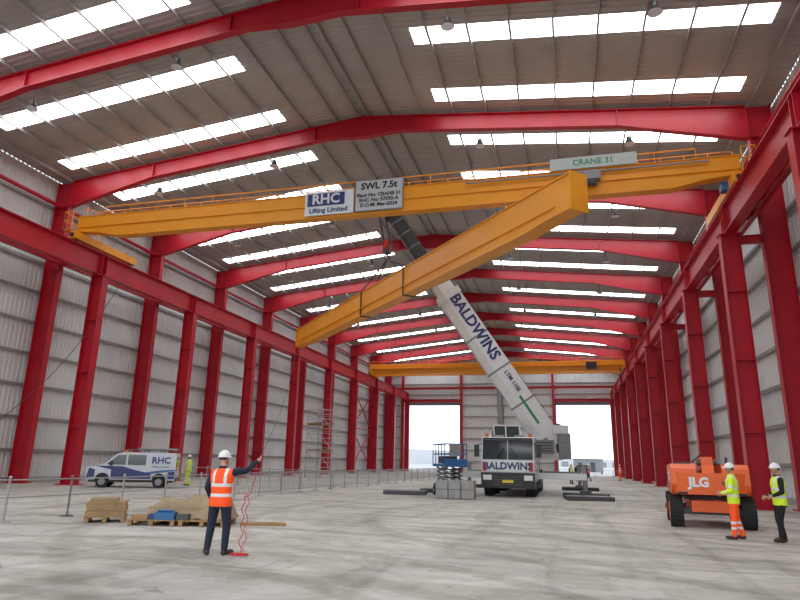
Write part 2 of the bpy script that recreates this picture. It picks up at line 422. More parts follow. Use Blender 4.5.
# ---------------------------------------------------------------- mobile crane
b=MB()
TX,TY=-2.95,33.4
def tb(x0,x1,y0,y1,z0,z1,m): b.bb(TX+x0,TX+x1,TY+y0,TY+y1,z0,z1,m)
tb(-1.1,1.1,.6,12.6,.85,1.45,DGREY); tb(-1.35,1.35,2.7,12.4,1.45,1.6,WHITE)
prof=[(.0,.75),(.0,1.85),(.35,2.95),(.6,3.05),(2.5,3.05),(2.55,1.5),(2.3,1.5),(2.15,.75)]
b.prism([(TX-1.36,TY+p[0],p[1]) for p in prof],[(TX+1.36,TY+p[0],p[1]) for p in prof],WHITE)
def ws(x0,x1,za,zb_,m,o=.02):
    f=lambda z:(z-1.85)/1.1*.35
    A=[(TX+x0,TY+f(za)-o,za),(TX+x1,TY+f(za)-o,za),(TX+x1,TY+f(zb_)-o,zb_),(TX+x0,TY+f(zb_)-o,zb_)]
    b.prism(A,[(p[0],p[1]+.03,p[2]) for p in A],m)
ws(-1.3,-.02,1.88,2.88,GLASS); ws(.02,1.3,1.88,2.88,GLASS)
tb(-1.3,1.3,.25,.38,2.9,3.0,BLACK)
for s_ in(-1,1):
    tb(s_*1.37-.01,s_*1.37+.01,.55,1.7,1.95,2.8,GLASS)
    tb(s_*1.6-.12,s_*1.6+.12,-.1,.05,2.0,2.6,BLACK); b.cyl((TX+s_*1.3,TY+.2,2.7),(TX+s_*1.6,TY-.02,2.6),.02,.02,BLACK,6)
    tb(s_*1.05-.22,s_*1.05+.22,-.08,.0,.85,1.1,LAMPG)
    b.cyl((TX+s_*.6,TY-.05,1.9),(TX+s_*.15,TY+.12,2.5),.02,.02,BLACK,5)
    b.cyl((TX+s_*1.15,TY+.8,3.05),(TX+s_*1.15,TY+.8,3.25),.09,.07,ORG,12)
    tb(s_*.55-.25,s_*.55+.25,1.0,1.6,3.05,3.17,GREY)
    tb(s_*1.2-.1,s_*1.2+.1,-.09,-.05,1.3,1.75,REDR)
tb(-1.38,1.38,-.06,.1,.45,1.22,BLACK); tb(-1.08,1.08,-.10,-.04,1.28,1.80,WHITE)
for k in range(4): tb(-.75,.75,-.075,-.06,.62+k*.12,.66+k*.12,DGREY)
b.text('BALDWINS',.5,(TX,TY-.11,1.54),(1,0,0),(0,0,1),NAVY,.005,.018)
tb(-.28,.28,-.1,-.06,.72,.86,mat('number_plate',(.75,.6,.05),.5))
for y in(1.35,3.9,7.9,9.5,11.1):
    for s_ in(-1,1):
        b.cyl((TX+s_*.85,TY+y,.66),(TX+s_*1.34,TY+y,.66),.66,.66,RUB,28); b.cyl((TX+s_*1.30,TY+y,.66),(TX+s_*1.36,TY+y,.66),.33,.30,GREY,18)
        tb(s_*1.1-.3,s_*1.1+.3,y-.75,y+.75,1.38,1.46,WHITE)
tb(-1.36,-.7,5.0,6.9,.85,1.45,WHITE); tb(.7,1.36,5.0,6.9,.85,1.45,WHITE)
for k in range(4): tb(1.38,1.55,2.75,3.2,.5+k*.28,.54+k*.28,GREY)
for y in(2.75,3.2): b.cyl((TX+1.5,TY+y,.4),(TX+1.5,TY+y,2.4),.02,.02,GREY,6)
for y in(3.3,4.6,5.9): b.cyl((TX+1.3,TY+y,1.6),(TX+1.3,TY+y,2.5),.02,.02,GREY,6)
b.cyl((TX+1.3,TY+3.3,2.5),(TX+1.3,TY+5.9,2.5),.02,.02,GREY,6)
for y,ex in((2.75,4.0),(12.1,3.9)):
    tb(-1.4,1.4,y-.25,y+.25,.78,1.3,WHITE)
    for s_ in(-1,1):
        tb(s_*1.4,s_*(ex),y-.16,y+.16,.88,1.22,WHITE if y<5 else GREY)
        b.cyl((TX+s_*(ex-.1),TY+y,1.7),(TX+s_*(ex-.1),TY+y,.3),.15,.12,GREY,12)
        b.cyl((TX+s_*(ex-.1),TY+y,.34),(TX+s_*(ex-.1),TY+y,.22),.3,.35,DGREY,18)
        tb(s_*(ex-.1)-1.2,s_*(ex-.1)+1.2,y-.8,y+.8,.0,.22,BLACK)
CXc,CYc=TX,TY+6.4
b.cyl((CXc,CYc,1.6),(CXc,CYc,1.95),1.15,1.15,DGREY,28)
piv=Vector((-1.35,CYc+.05,3.1)); tip=Vector((-11.45,37.5,18.6))
az=Vector((tip.x-piv.x,tip.y-piv.y,0)).normalized(); sy=Vector((-az.y,az.x,0))
if sy.y<0: sy=-sy
def sp(a,s_,z): return Vector((CXc,CYc,z))+az*a+sy*s_
b.obox(sp(-2.6,0,2.15),sp(1.6,0,2.15),2.3,.4,WHITE)
for s_ in(-.85,.85):
    A=[sp(.4,s_-.05,2.3),sp(-2.3,s_-.05,2.3),sp(-2.2,s_-.05,3.3),sp(-1.6,s_-.05,3.75),sp(-1.1,s_-.05,3.3)]
    b.prism(A,[p+sy*.1 for p in A],WHITE)
b.cyl(sp(-1.65,-.95,3.1),sp(-1.65,.95,3.1),.16,.16,GREY,14)
b.obox(sp(-3.05,0,2.75),sp(-2.35,0,2.75),2.7,1.5,GREY)
for k in range(3): b.obox(sp(-3.07,0,2.3+k*.48),sp(-3.05,0,2.3+k*.48),2.5,.04,DGREY)
b.cyl(sp(-2.5,-.5,3.8),sp(-2.5,.5,3.8),.34,.34,DGREY,18); b.obox(sp(-3.0,-.9,3.75),sp(-2.1,-.9,3.75),.5,.5,WHITE)
b.obox(sp(-2.0,-1.3,2.7),sp(-.6,-1.3,2.7),.5,.8,GREY)
for k in range(4): b.obox(sp(-1.9,-1.56,2.45+k*.16),sp(-.7,-1.56,2.45+k*.16),.02,.05,BLACK)
bd=(tip-piv).normalized()
b.cyl(sp(.9,0,2.4),piv+bd*4.6-Vector((0,0,.5)),.2,.2,GREY,14)
prof=[(-.9,0),(.8,0),(.95,.6),(.6,1.5),(-.75,1.5),(-.9,.9)]
A=[sp(.9+p[0],-1.8,2.35+p[1]) for p in prof]; b.prism(A,[p+sy*.85 for p in A],GGLASS)
b.obox(sp(0,-1.38,2.33),sp(1.8,-1.38,2.33),.92,.1,WHITE); b.obox(sp(.12,-1.38,3.88),sp(1.55,-1.38,3.88),.92,.08,WHITE)
for a in(.02,.85,1.55):
    b.obox(sp(a,-1.82,2.35),sp(a+.05,-1.82,3.85),.07,.06,WHITE,up=(0,1,0))
b.obox(sp(0,-1.82,2.7),sp(1.75,-1.82,2.7),.05,.6,WHITE)
up=Vector((0,0,1)); bu=(up-bd*up.dot(bd)).normalized()
LB=(tip-piv).length
s0=bd.cross(bu); ns=-s0 if s0.y>0 else s0
def boomsec(a,c,w,h,m,dv=0):
    pts=[(-w/2,h*.5),(w/2,h*.5),(w/2,-h*.22),(w*.28,-h*.5),(-w*.28,-h*.5),(-w/2,-h*.22)]
    b.prism([piv+bd*a+s0*x+bu*(y+dv) for x,y in pts],[piv+bd*c+s0*x+bu*(y+dv) for x,y in pts],m)
boomsec(-.6,10.9,1.2,1.5,WHITE,.25); boomsec(10.6,11.05,1.32,1.62,WHITE,.25)
for a in(2.5,5.0,7.5): boomsec(a,a+.12,1.23,1.53,GREY,.25)
boomsec(10.9,11.9,1.0,1.25,WHITE,.25); boomsec(11.8,12.05,1.1,1.35,GREY,.25)
boomsec(12.0,12.7,.84,1.05,GREY,.25); boomsec(12.6,12.85,.95,1.15,DGREY,.25); boomsec(12.8,LB-.5,.68,.88,DGREY,.25); boomsec(LB-1.1,LB-.2,.85,1.05,BLACK,.2)
for a in(13.8,14.9,16.0,17.0): boomsec(a,a+.1,.74,.94,GREY,.25)
b.text('BALDWINS',.98,piv+bd*8.15+ns*.62+bu*.45,-bd,bu,NAVY,.01,.03)
b.text('LTM 1100',.36,piv+bd*4.0+ns*.62+bu*.45,-bd,bu,NAVY,.01,.01)
b.obox(piv+bd*1.0+ns*.61+bu*.3,piv+bd*3.0+ns*.61+bu*.3,.03,.16,GREEN,up=bu)
for w in(-.2,.2): b.cyl(tip+s0*(w-.05)+bu*.1,tip+s0*(w+.05)+bu*.1,.32,.32,DGREY,20)
b.cyl(sp(-2.5,0,4.15),tip+bu*.55,.015,.015,ROPE,5)
gc=A0+dr*(GL/2)+sd*(GW/2)
hk=Vector((gc.x,gc.y,15.1))
for dx_ in(-.2,.2):
    for dy in(-.12,.12): b.cyl((tip.x+dx_-.1,tip.y+dy,tip.z),(hk.x+dx_,hk.y+dy,hk.z+.5),.028,.028,ROPE,5)
b.cyl(hk+Vector((-.14,0,.35)),hk+Vector((.14,0,.35)),.42,.42,REDR,18); b.box(hk+Vector((0,0,.2)),(.42,.6,.7),DGREY)
b.tube([hk+Vector((0,0,-.1)),hk+Vector((.0,0,-.35)),hk+Vector((.18,0,-.5)),hk+Vector((0,0,-.66)),hk+Vector((-.15,0,-.5))],.07,DGREY)
b.obj('mobile_crane')
b=MB()
for t in(-3.2,3.2):
    for s_ in(-.0,GW):
        q=A0+dr*(GL/2+t)+sd*s_+Vector((0,0,GH+.05))
        b.cyl(hk+Vector((0,0,-.6)),q,.045,.045,ROPE,6); b.cyl(q,q-Vector((0,0,GH+.1)),.045,.045,ROPE,6)
    q0=A0+dr*(GL/2+t)-Vector((0,0,.06)); b.cyl(q0,q0+sd*GW,.045,.045,ROPE,6)
b.obj('lifting_slings')

# ---------------------------------------------------------------- van
def van():
    b=MB(); W=.95
    prof=[(-2.45,.45),(-2.45,.95),(-2.35,1.15),(-1.55,1.32),(-.85,1.92),(-.55,2.0),(2.35,2.0),(2.45,1.85),(2.45,.45)]
    def arch(cx,r=.40):
        return [(cx+r*math.cos(a),.45+r*.95*math.sin(a)) for a in [math.pi*i/8 for i in range(9)]]
    bottom=[(2.45,.42)]+arch(1.55)+arch(-1.55)+[(-2.45,.42)]
    P=prof[1:-1]+bottom
    SIL=mat('silver_van_paint',(.50,.53,.57),.3,.2)
    b.prism([(x,-W,z) for x,z in P],[(x,W,z) for x,z in P],SIL)
    b.bb(-2.3,2.3,-W+.12,W-.12,.3,.9,BLACK)
    for s_ in(-1,1):
        y=s_*(W+.006)
        def pl(pts,m,t=.012):
            A=[(x,y,z) for x,z in pts]; b.prism(A,[(x,y+s_*t,z) for x,z in pts],m)
        pl([(-1.40,1.30),(-.80,1.84),(-.35,1.86),(-.35,1.28)],GLASS)
        pl([(-.25,1.28),(-.25,1.86),(.75,1.86),(.75,1.28)],GLASS)
        pl([(-2.42,.55),(-1.98,.6),(-1.98,1.0),(-2.3,1.1)],NAVY)
        pl([(-1.1,.5),(1.1,.5),(1.1,.80),(.2,1.0),(-.5,1.2),(-2.0,1.22),(-1.1,1.0)],NAVY)
        pl([(.7,.86),(1.15,.80),(2.42,.98),(2.42,1.05),(1.6,1.0)],BLUE)
        pl([(2.02,.5),(2.42,.5),(2.42,.95),(2.02,.9)],NAVY)
        b.text('RHC',.52,(1.6,s_*(W+.02),1.55),(-s_,0,0),(0,0,1),NAVY,.005,.015)
        b.text('Lifting Limited',.17,(1.6,s_*(W+.02),1.2),(-s_,0,0),(0,0,1),NAVY,.003)
        for x in(-1.55,1.55):
            b.cyl((x,s_*(W-.22),.33),(x,s_*(W+.005),.33),.33,.33,RUB,24); b.cyl((x,s_*(W-.0),.33),(x,s_*(W+.02),.33),.2,.18,GREY,16)
        b.box((-1.15,s_*(W+.12),1.36),(.12,.2,.22),BLACK)
        b.box((-2.36,s_*.72,.98),(.2,.35,.2),LAMPG); b.box((2.45,s_*.85,1.2),(.04,.14,.5),REDR)
    A=[(-1.58,-.82,1.34),(-1.58,.82,1.34),(-.90,.72,1.90),(-.90,-.72,1.90)]
    b.prism(A,[(x-.03,y,z+.035) for x,y,z in A],GLASS)
    b.box((-2.44,0,.62),(.1,1.8,.3),BLACK); b.box((-2.47,0,.85),(.04,.9,.14),DGREY)
    b.box((2.46,0,1.45),(.02,1.4,.5),GLASS); b.box((2.47,0,.5),(.1,1.8,.18),BLACK)
    for x in(-.3,.6,1.5,2.2):
        b.cyl((x,-.8,2.12),(x,.8,2.12),.025,.025,DGREY,6)
        for s_ in(-1,1): b.cyl((x,s_*.8,1.98),(x,s_*.8,2.12),.025,.025,DGREY,6)
    for s_ in(-1,1): b.cyl((-.4,s_*.8,2.16),(2.3,s_*.8,2.16),.03,.03,DGREY,6)
    b.box((-.45,0,2.08),(.25,.9,.1),ORG); b.cyl((.0,.4,2.2),(2.3,.4,2.2),.08,.08,GREY,10)
    return b
van().obj('van',(-23.3,30.6,0),math.radians(27),bev=.03,sc=.93)

# ---------------------------------------------------------------- boom lift
def boomlift():
    b=MB()
    for x in(-1.05,1.05):
        for y in(-1.35,1.35):
            s_=1 if x>0 else -1
            b.cyl((x-s_*.2,y,.5),(x+s_*.2,y,.5),.5,.5,RUB,28)
            b.cyl((x+s_*.17,y,.5),(x+s_*.215,y,.5),.29,.27,ORG,18); b.cyl((x+s_*.2,y,.5),(x+s_*.25,y,.5),.1,.08,DGREY,12)
            for k in range(24):
                a=k*math.pi/12; b.box((x,y+.495*math.cos(a),.5+.495*math.sin(a)),(.38,.05,.05),RUB,Matrix.Rotation(a,3,'X'))
    for y in(-1.35,1.35): b.box((0,y,.52),(1.8,.25,.22),DGREY)
    b.bb(-.6,.6,-1.75,1.75,.5,.85,ORG); b.bb(-.75,.75,-.8,.8,.85,.95,DGREY)
    b.cyl((0,0,.9),(0,0,1.08),.55,.55,DGREY,24)
    def cowl(x0,x1):
        prof=[(-1.85,1.15),(-1.95,1.35),(-1.9,1.85),(-1.65,2.0),(.9,1.95),(1.25,1.7),(1.3,1.08),(-1.6,1.02)]
        b.prism([(x0,p[0],p[1]) for p in prof],[(x1,p[0],p[1]) for p in prof],ORG)
    cowl(-1.15,-.38); cowl(.38,1.15)
    prof=[(-1.15,-1.6),(-1.02,-1.92),(-.6,-2.1),(.6,-2.1),(1.02,-1.92),(1.15,-1.6),(.38,-1.2),(-.38,-1.2)]
    b.prism([(p[0],p[1],1.05) for p in prof],[(p[0],p[1],1.72) for p in prof],ORG)
    b.text('JLG',.40,(-.35,-2.11,1.42),(1,0,0),(0,0,1),OFFW,.01,.02); b.text('JLG',.38,(-1.16,-.6,1.55),(0,-1,0),(0,0,1),OFFW,.01,.015)
    b.text('600AJ',.16,(.5,-2.11,1.42),(1,0,0),(0,0,1),BLACK,.01,.0)
    for k in range(5): b.bb(-1.17,-1.14,.2,.9,1.2+k*.1,1.24+k*.1,BLACK)
    b.bb(-1.0,1.0,-2.06,-1.98,1.05,1.12,BLACK)
    b.bb(-.95,-.5,-.9,.2,1.98,2.06,DGREY); b.cyl((.8,.5,1.9),(.8,.5,2.25),.05,.05,DGREY)
    b.obox((0,-1.45,1.55),(0,-1.15,2.12),.36,.5,ORG); b.cyl((-.3,-1.3,2.05),(.3,-1.3,2.05),.11,.11,DGREY,12)
    b.obox((0,-1.5,2.05),(0,2.7,1.85),.34,.36,ORG); b.obox((0,2.6,1.85),(0,3.6,1.80),.24,.26,GREY)
    b.obox((0,3.4,1.80),(0,3.95,.9),.16,.2,ORG,up=(1,0,0)); b.cyl((0,.0,1.4),(0,1.4,1.75),.08,.06,GREY,12)
    b.cyl((-.18,-1.2,2.28),(-.18,2.4,2.08),.03,.03,BLACK,6)
    b.bb(-.95,.95,4.0,4.8,.55,.6,DGREY)
    for z in(.6,1.1,1.6):
        for p,q in(((-.95,4.0,z),(.95,4.0,z)),((.95,4.0,z),(.95,4.8,z)),((.95,4.8,z),(-.95,4.8,z)),((-.95,4.8,z),(-.95,4.0,z))): b.cyl(p,q,.022,.022,ORG,6)
    for x in(-.95,0,.95):
        for y in(4.0,4.8): b.cyl((x,y,.55),(x,y,1.6),.022,.022,ORG,6)
    b.bb(-.3,.3,3.95,4.1,1.3,1.65,DGREY)
    return b
boomlift().obj('boom_lift',(4.15,21.7,0),math.radians(-6),bev=.025,sc=.89)

# ---------------------------------------------------------------- scissor lift + ballast
def scissor():
    b=MB()
    b.bb(-.58,.58,-1.2,1.2,.18,.6,BLUE)
    for x in(-.56,.56):
        for y in(-.85,.85): b.cyl((x-.08,y,.24),(x+.08,y,.24),.24,.24,RUB,20); b.cyl((x-.09,y,.24),(x+.09,y,.24),.12,.12,GREY,12)
    for lv in range(4):
        z=.62+lv*.2
        for x in(-.42,.42):
            b.obox((x,-1.05,z),(x,1.05,z+.2),.05,.1,GREY); b.obox((x*.85,1.05,z),(x*.85,-1.05,z+.2),.05,.1,GREY)
        b.cyl((-.45,0,z+.1),(.45,0,z+.1),.035,.035,DGREY,8)
    b.bb(-.6,.6,-1.3,1.3,1.46,1.6,BLUE)
    for z in(2.1,2.6):
        for p,q in(((-.58,-1.28,z),(.58,-1.28,z)),((.58,-1.28,z),(.58,1.28,z)),((.58,1.28,z),(-.58,1.28,z)),((-.58,1.28,z),(-.58,-1.28,z))): b.cyl(p,q,.03,.03,BLUE,6)
    for x in(-.58,.58):
        for y in(-1.28,-.64,0,.64,1.28): b.cyl((x,y,1.6),(x,y,2.6),.03,.03,BLUE,6)
    b.bb(-.3,.25,-1.34,-1.1,2.0,2.6,GREY); b.bb(-.57,.57,-1.3,-1.26,1.6,1.85,BLUE)
    b.bb(-.35,.35,-.3,.9,1.62,2.0,DGREY)
    return b
scissor().obj('scissor_lift',(-5.95,33.0,0),math.radians(25),bev=.012)
b=MB()
for i in range(3):
    for j in range(2):
        b.box((-.62+i*.62,0,.22+j*.42),(.58,1.0,.40),CONCB)
        b.tube([(-.72+i*.62,0,.42+j*.42),(-.62+i*.62,0,.47+j*.42),(-.52+i*.62,0,.42+j*.42)],.02,DGREY)
b.obj('concrete_ballast_blocks',(-5.2,30.7,0),0,bev=.02)
for x,y in((1.0,33.3),(-8.3,33.0)):
    b=MB()
    for k in range(4): b.box((0,-.6+k*.4,.1),(2.2,.36,.2),BLACK if k%2 else DGREY)
    b.box((0,0,.21),(.1,1.6,.02),GREY)
    b.obj('crane_mat',(x,y,0),.15,bev=.01)

def scaffold():
    b=MB(); SV=mat('aluminium_tube',(.42,.42,.42),.4,.4)
    for x in(-.7,.7):
        for y in(-1.2,1.2):
            b.cyl((x,y,.2),(x,y,6.6),.045,.045,SV,8); b.cyl((x-.03,y,.1),(x+.03,y,.1),.1,.1,RUB,12)
    for k in range(14):
        z=.5+k*.46
        for y in(-1.2,1.2): b.cyl((-.7,y,z),(.7,y,z),.03,.03,SV,6)
    for z in(.6,2.5,4.4,5.9,6.5):
        for x in(-.7,.7): b.cyl((x,-1.2,z),(x,1.2,z),.03,.03,SV,6)
    for k in range(3):
        z=.6+k*1.9
        for x in(-.7,.7): b.cyl((x,-1.2,z),(x,1.2,z+1.9),.03,.03,SV,6)
    for z in(2.55,5.0): b.bb(-.65,.65,-1.15,1.15,z,z+.1,WOOD)
    for x in(-.7,.7): b.bb(x-.02,x+.02,-1.2,1.2,5.08,5.25,WOOD)
    for x,y in((-.7,-1.2),(.7,-1.2),(-.7,1.2),(.7,1.2)):
        b.cyl((x,y,1.8),(x*2.2,y*1.5,.05),.03,.03,SV,6)
    return b
scaffold().obj('scaffold_tower',(-23.6,58.5,0),math.radians(60))

# ---------------------------------------------------------------- barriers
BARR=mat('barrier_steel',(.36,.36,.36),.45,.3)
def barrier_run(name,pts,h=1.08,step=2.4,bars=0):
    b=MB()
    for p0,p1 in zip(pts[:-1],pts[1:]):
        p0=Vector((*p0,0));p1=Vector((*p1,0)); n=max(1,round((p1-p0).length/step))
        for i in range(n+1):
            p=p0.lerp(p1,i/n); b.cyl(p,p+Vector((0,0,h)),.028,.028,BARR,8); b.cyl(p,p+Vector((0,0,.04)),.18,.15,BARR,12); b.sph(p+Vector((0,0,h)),.045,BARR,8,6)
        for z in((h-.06,h*.55) if not bars else (h-.04,.18)):
            b.cyl(p0+Vector((0,0,z)),p1+Vector((0,0,z)),.02,.02,BARR,6)
        if bars:
            m=int((p1-p0).length/bars)
            for i in range(m):
                p=p0.lerp(p1,i/m); b.obox(p+Vector((0,0,.18)),p+Vector((0,0,h-.04)),.02,.02,BARR)
    return b.obj(name)
barrier_run('pedestrian_barrier',[(-14.2,7.5),(-13.5,15.1),(-13.6,24.0)],step=2.0)
barrier_run('crowd_control_barrier',[(-13.7,24.6),(-13.7,36.0),(-13.2,52),(-13.0,66)],bars=.16)
barrier_run('pedestrian_barrier',[(-27.0,36.5),(-20.5,37.2),(-14.2,37.8)],step=2.0)
barrier_run('crowd_control_barrier',[(-1.0,97),(9.0,97)],bars=.2)

# ---------------------------------------------------------------- pallets
def pallet(b,cx,cy,L,W,z=0,m=WOOD):
    for x in(-L/2+.07,0,L/2-.07): 
        b.box((cx+x,cy,z+.02),(.1,W,.02),m)
        for y in(-W/2+.08,0,W/2-.08): b.box((cx+x,cy+y,z+.075),(.1,.12,.09),m)
    n=7
    for i in range(n): b.box((cx,cy-W/2+.06+(W-.12)*i/(n-1),z+.135),(L,.1,.025),m)
b=MB(); pallet(b,0,0,1.0,.9)
for i in range(9): b.box((random.uniform(-.02,.02),random.uniform(-.02,.02),.17+i*.042),(.94,.84,.034),PLY)
b.bb(-.40,.25,-.3,.3,.53,.60,CARD)
b.obj('plywood_pallet',(-11.8,14.6,0),math.radians(34))
b=MB(); pallet(b,-.62,0,1.2,1.1); pallet(b,.65,.0,1.2,1.1)
nx,ny=40,24; vs=[]
for i in range(nx+1):
    for j in range(ny+1):
        u,v=i/nx*2-1,j/ny*2-1
        e=max(abs(u),abs(v)); h=.56 if e<.82 else .56-.36*((e-.82)/.18)**.7
        h+= .05*math.sin(u*7+v*3)+.04*math.sin(v*9-u*4)+.12*(u>-.1)*(1-e)+.02*math.sin(u*23+v*11)+.012*math.sin(v*31-u*17)
        vs.append((u*1.05+.17,v*.60+.25,h if e<1 else .17+.03*math.sin(u*20+v*17)))
b.add(vs,[(i*(ny+1)+j,(i+1)*(ny+1)+j,(i+1)*(ny+1)+j+1,i*(ny+1)+j+1) for i in range(nx) for j in range(ny)],CARD,True)
b.bb(-.8,.95,-.28,.8,.15,.44,CARD)
b.box((-.3,-.42,.24),(.5,.22,.18),BLUE); b.box((.15,-.42,.22),(.28,.2,.14),DGREY); b.box((-.95,-.3,.2),(.4,.3,.1),WOOD)
b.cyl((-.5,-.45,.36),(-.1,-.45,.36),.03,.03,BLUE,8); b.box((-.62,-.40,.22),(.2,.2,.12),NAVY)
b.obj('tarpaulin_covered_pallet',(-9.6,14.75,0),math.radians(14))
b=MB(); b.obox((0,0,.04),(1.1,.35,.04),.15,.07,WOOD); b.obox((.05,.22,.04),(1.0,.5,.04),.12,.06,WOOD)
b.obj('timber_plank',(-8.2,15.2,0))

# ---------------------------------------------------------------- people
def human(name,loc,rz,J=None,top=HORG,bands=True,sleeve=CNAVY,legs=CNAVY,legband=False,helm=HELW,headyaw=0,lean=(0,0),sc=1,voxel=.011,curl=.6,wd=1.0):
    Jd=dict(hipL=(-.1,0,.93),hipR=(.1,0,.93),kneeL=(-.12,.03,.5),kneeR=(.12,.03,.5),ankL=(-.13,-.02,.09),ankR=(.13,-.02,.09),
            shL=(-.19,0,1.41),shR=(.19,0,1.41),elL=(-.25,-.03,1.14),elR=(.25,-.03,1.14),wrL=(-.25,.06,.90),wrR=(.25,.06,.90),
            footL=-.2,footR=.2)
    Jd.update(J or {})
    g=lambda k: Vector(Jd[k])
    def ln(p):
        p=Vector(p); t=max(0,p.z-.95); return p+Vector((lean[0]*t,lean[1]*t,0))
    for k in('shL','shR'): Jd[k]=tuple(ln(Jd[k]))
    t=MB(); segs=[]
    rings=[(.80,.165,.115),(.88,.18,.128),(.97,.176,.125),(1.08,.162,.12),(1.2,.172,.128),(1.30,.188,.135),(1.38,.19,.128),(1.43,.172,.112),(1.47,.135,.098),(1.505,.088,.085),(1.54,.066,.07),(1.58,.055,.06),(1.63,.05,.055)]
    n=20; vs=[]
    for z,rx,ry in rings:
        c=ln((0,0,z)); 
        if z<1.40: rx*=wd; ry*=wd
        for i in range(n):
            a=2*math.pi*i/n; sx,sy_=math.cos(a),math.sin(a)
            sx=math.copysign(abs(sx)**.85,sx); sy_=math.copysign(abs(sy_)**.85,sy_)
            vs.append((c.x+sx*rx,c.y+sy_*ry-.005,c.z))
    m_=len(rings)
    t.add(vs,[(k*n+i,k*n+(i+1)%n,(k+1)*n+(i+1)%n,(k+1)*n+i) for k in range(m_-1) for i in range(n)]+[tuple(range(n)),tuple(range((m_-1)*n,m_*n))],WHITE)
    segs.append((ln((0,0,.86)),ln((0,0,1.42)),.17*wd,'torso')); segs.append((ln((0,0,1.5)),ln((0,0,1.62)),.07,'neck'))
    def limb(p,q,r0,r1,lab):
        t.cyl(p,q,r0,r1,WHITE,14); t.sph(p,r0,WHITE,14,10); t.sph(q,r1,WHITE,14,10); segs.append((p,q,(r0+r1)/2,lab))
    for s_ in'LR':
        limb(g('hip'+s_),g('knee'+s_),.098*wd,.074,'leg'); limb(g('knee'+s_),g('ank'+s_)+Vector((0,0,.03)),.076,.060,'leg')
        limb(g('sh'+s_),g('el'+s_),.066*wd,.054,'arm'); limb(g('el'+s_),g('wr'+s_),.055,.038,'arm')
        a=g('ank'+s_); fa=Jd['foot'+s_]; fd=Vector((math.sin(fa),math.cos(fa),0))
        hp=Vector((a.x,a.y,a.z-.04)); 
        toe=hp+fd*.16
        t.sph(hp-fd*.02,(.05,.05,.055),WHITE,12,8); t.cyl(hp,toe,.048,.042,WHITE,12); t.sph(toe,(.05,.05,.04),WHITE,12,8)
        segs.append((hp-fd*.03,toe,.05,'boot'))
    tmp=t.obj('tmp'); r=tmp.modifiers.new('r','REMESH'); r.mode='VOXEL'; r.voxel_size=voxel; r.use_smooth_shade=True
    sm=tmp.modifiers.new('s','SMOOTH'); sm.iterations=5; sm.factor=.5
    bpy.context.view_layer.update()
    me=bpy.data.meshes.new_from_object(tmp.evaluated_get(bpy.context.evaluated_depsgraph_get()))
    bpy.data.objects.remove(tmp)
    co=np.array([v.co[:] for v in me.vertices]); polys=[tuple(p.vertices) for p in me.polygons]
    cen=np.array([co[list(p)].mean(0) for p in polys])
    best=np.full(len(cen),1e9); lab=np.zeros(len(cen),int)
    for k,(p,q,rr,l) in enumerate(segs):
        p=np.array(p);q=np.array(q);d=q-p;tt=np.clip(((cen-p)@d)/(d@d),0,1)
        dist=np.linalg.norm(cen-(p+tt[:,None]*d),axis=1)/rr
        w=dist<best; best[w]=dist[w]; lab[w]=k
    b=MB(); b.v=[tuple(c) for c in co]
    for f,c,l in zip(polys,cen,lab):
        L=segs[l][3]; z=c[2]; hx=abs(c[0]-lean[0]*(z-.95))
        if L in('torso','neck') or (L=='leg' and z>.84):
            M=top
            if z<.83: M=legs
            if bands and (1.0<z<1.055 or 1.17<z<1.225 or (z>1.225 and .085<hx<.135)): M=REFL
            if hx<.085 and z>1.49: M=sleeve
            if z>1.535: M=SKIN
        elif L=='arm':
            M=sleeve
            if sleeve is top and bands:
                p,q=segs[l][0],segs[l][1]; d=q-p; tt=(Vector(c)-p).dot(d)/d.length_squared
                if .55<tt<.75: M=REFL
        elif L=='leg':
            M=legs
            if legband and (.36<z<.42 or .24<z<.29): M=REFL
        else: M=BOOT
        if L=='boot' and z>.13: M=legs
        b.f.append(list(f)); b.m.append(b.mi(M)); b.sm.append(True)
    bpy.data.meshes.remove(me)
    hc=ln((0,.015,1.665)); R=Matrix.Rotation(headyaw,3,'Z')
    h=MB()
    def hf(p):
        q=p.copy()
        if q.z<0: q.x*=1+.30*q.z; q.y=q.y*(1+.12*q.z)+(-.06*q.z)
        return q
    h.sph((0,0,0),(.076,.096,.118),SKIN,20,16,hf)
    h.sph((0,-.02,.015),(.081,.087,.105),HAIR,20,12,zmin=-.35)
    for s_ in(-1,1):
        h.sph((s_*.031,.082,.005),(.014,.012,.009),EYE,8,6); h.sph((s_*.031,.093,.005),.006,BLACK,8,6); h.box((s_*.031,.092,.026),(.03,.008,.006),HAIR)
        h.sph((s_*.078,0,-.01),(.012,.02,.032),SKIN,8,6)
    h.add([(-.014,.088,-.035),(.014,.088,-.035),(0,.118,-.032),(0,.090,.012)],[(0,1,2),(0,2,3),(1,3,2),(0,3,1)],SKIN,True)
    h.sph((0,.084,-.062),(.024,.010,.006),LIP,10,6)
    h.sph((0,-.005,.03),(.103,.128,.118),helm,24,10,zmin=0.0)
    h.sph((0,-.005,.03),(.016,.118,.126),helm,12,8,zmin=0.0)
    vs=[];n2=24
    for i in range(n2):
        a=2*math.pi*i/n2; fr=max(0,math.sin(a)); 
        vs+=[(.100*math.cos(a),-.005+.125*math.sin(a),.036),(.114*math.cos(a),-.005+(.14+.045*fr**2)*math.sin(a),.024-.008*fr)]
    h.add(vs,[(2*i,2*i+1,(2*i+3)%(2*n2),(2*i+2)%(2*n2)) for i in range(n2)],helm,True)
    h.tube([(-.08,.0,.02),(-.07,.03,-.08),(0,.05,-.125),(.07,.03,-.08),(.08,0,.02)],.005,BLACK)
    o=len(b.v); b.v+=[tuple(hc+R@Vector(v)) for v in h.v]
    for f,mm,s2 in zip(h.f,h.m,h.sm): b.f.append([i+o for i in f]); b.m.append(b.mi(h.mats[mm])); b.sm.append(s2)
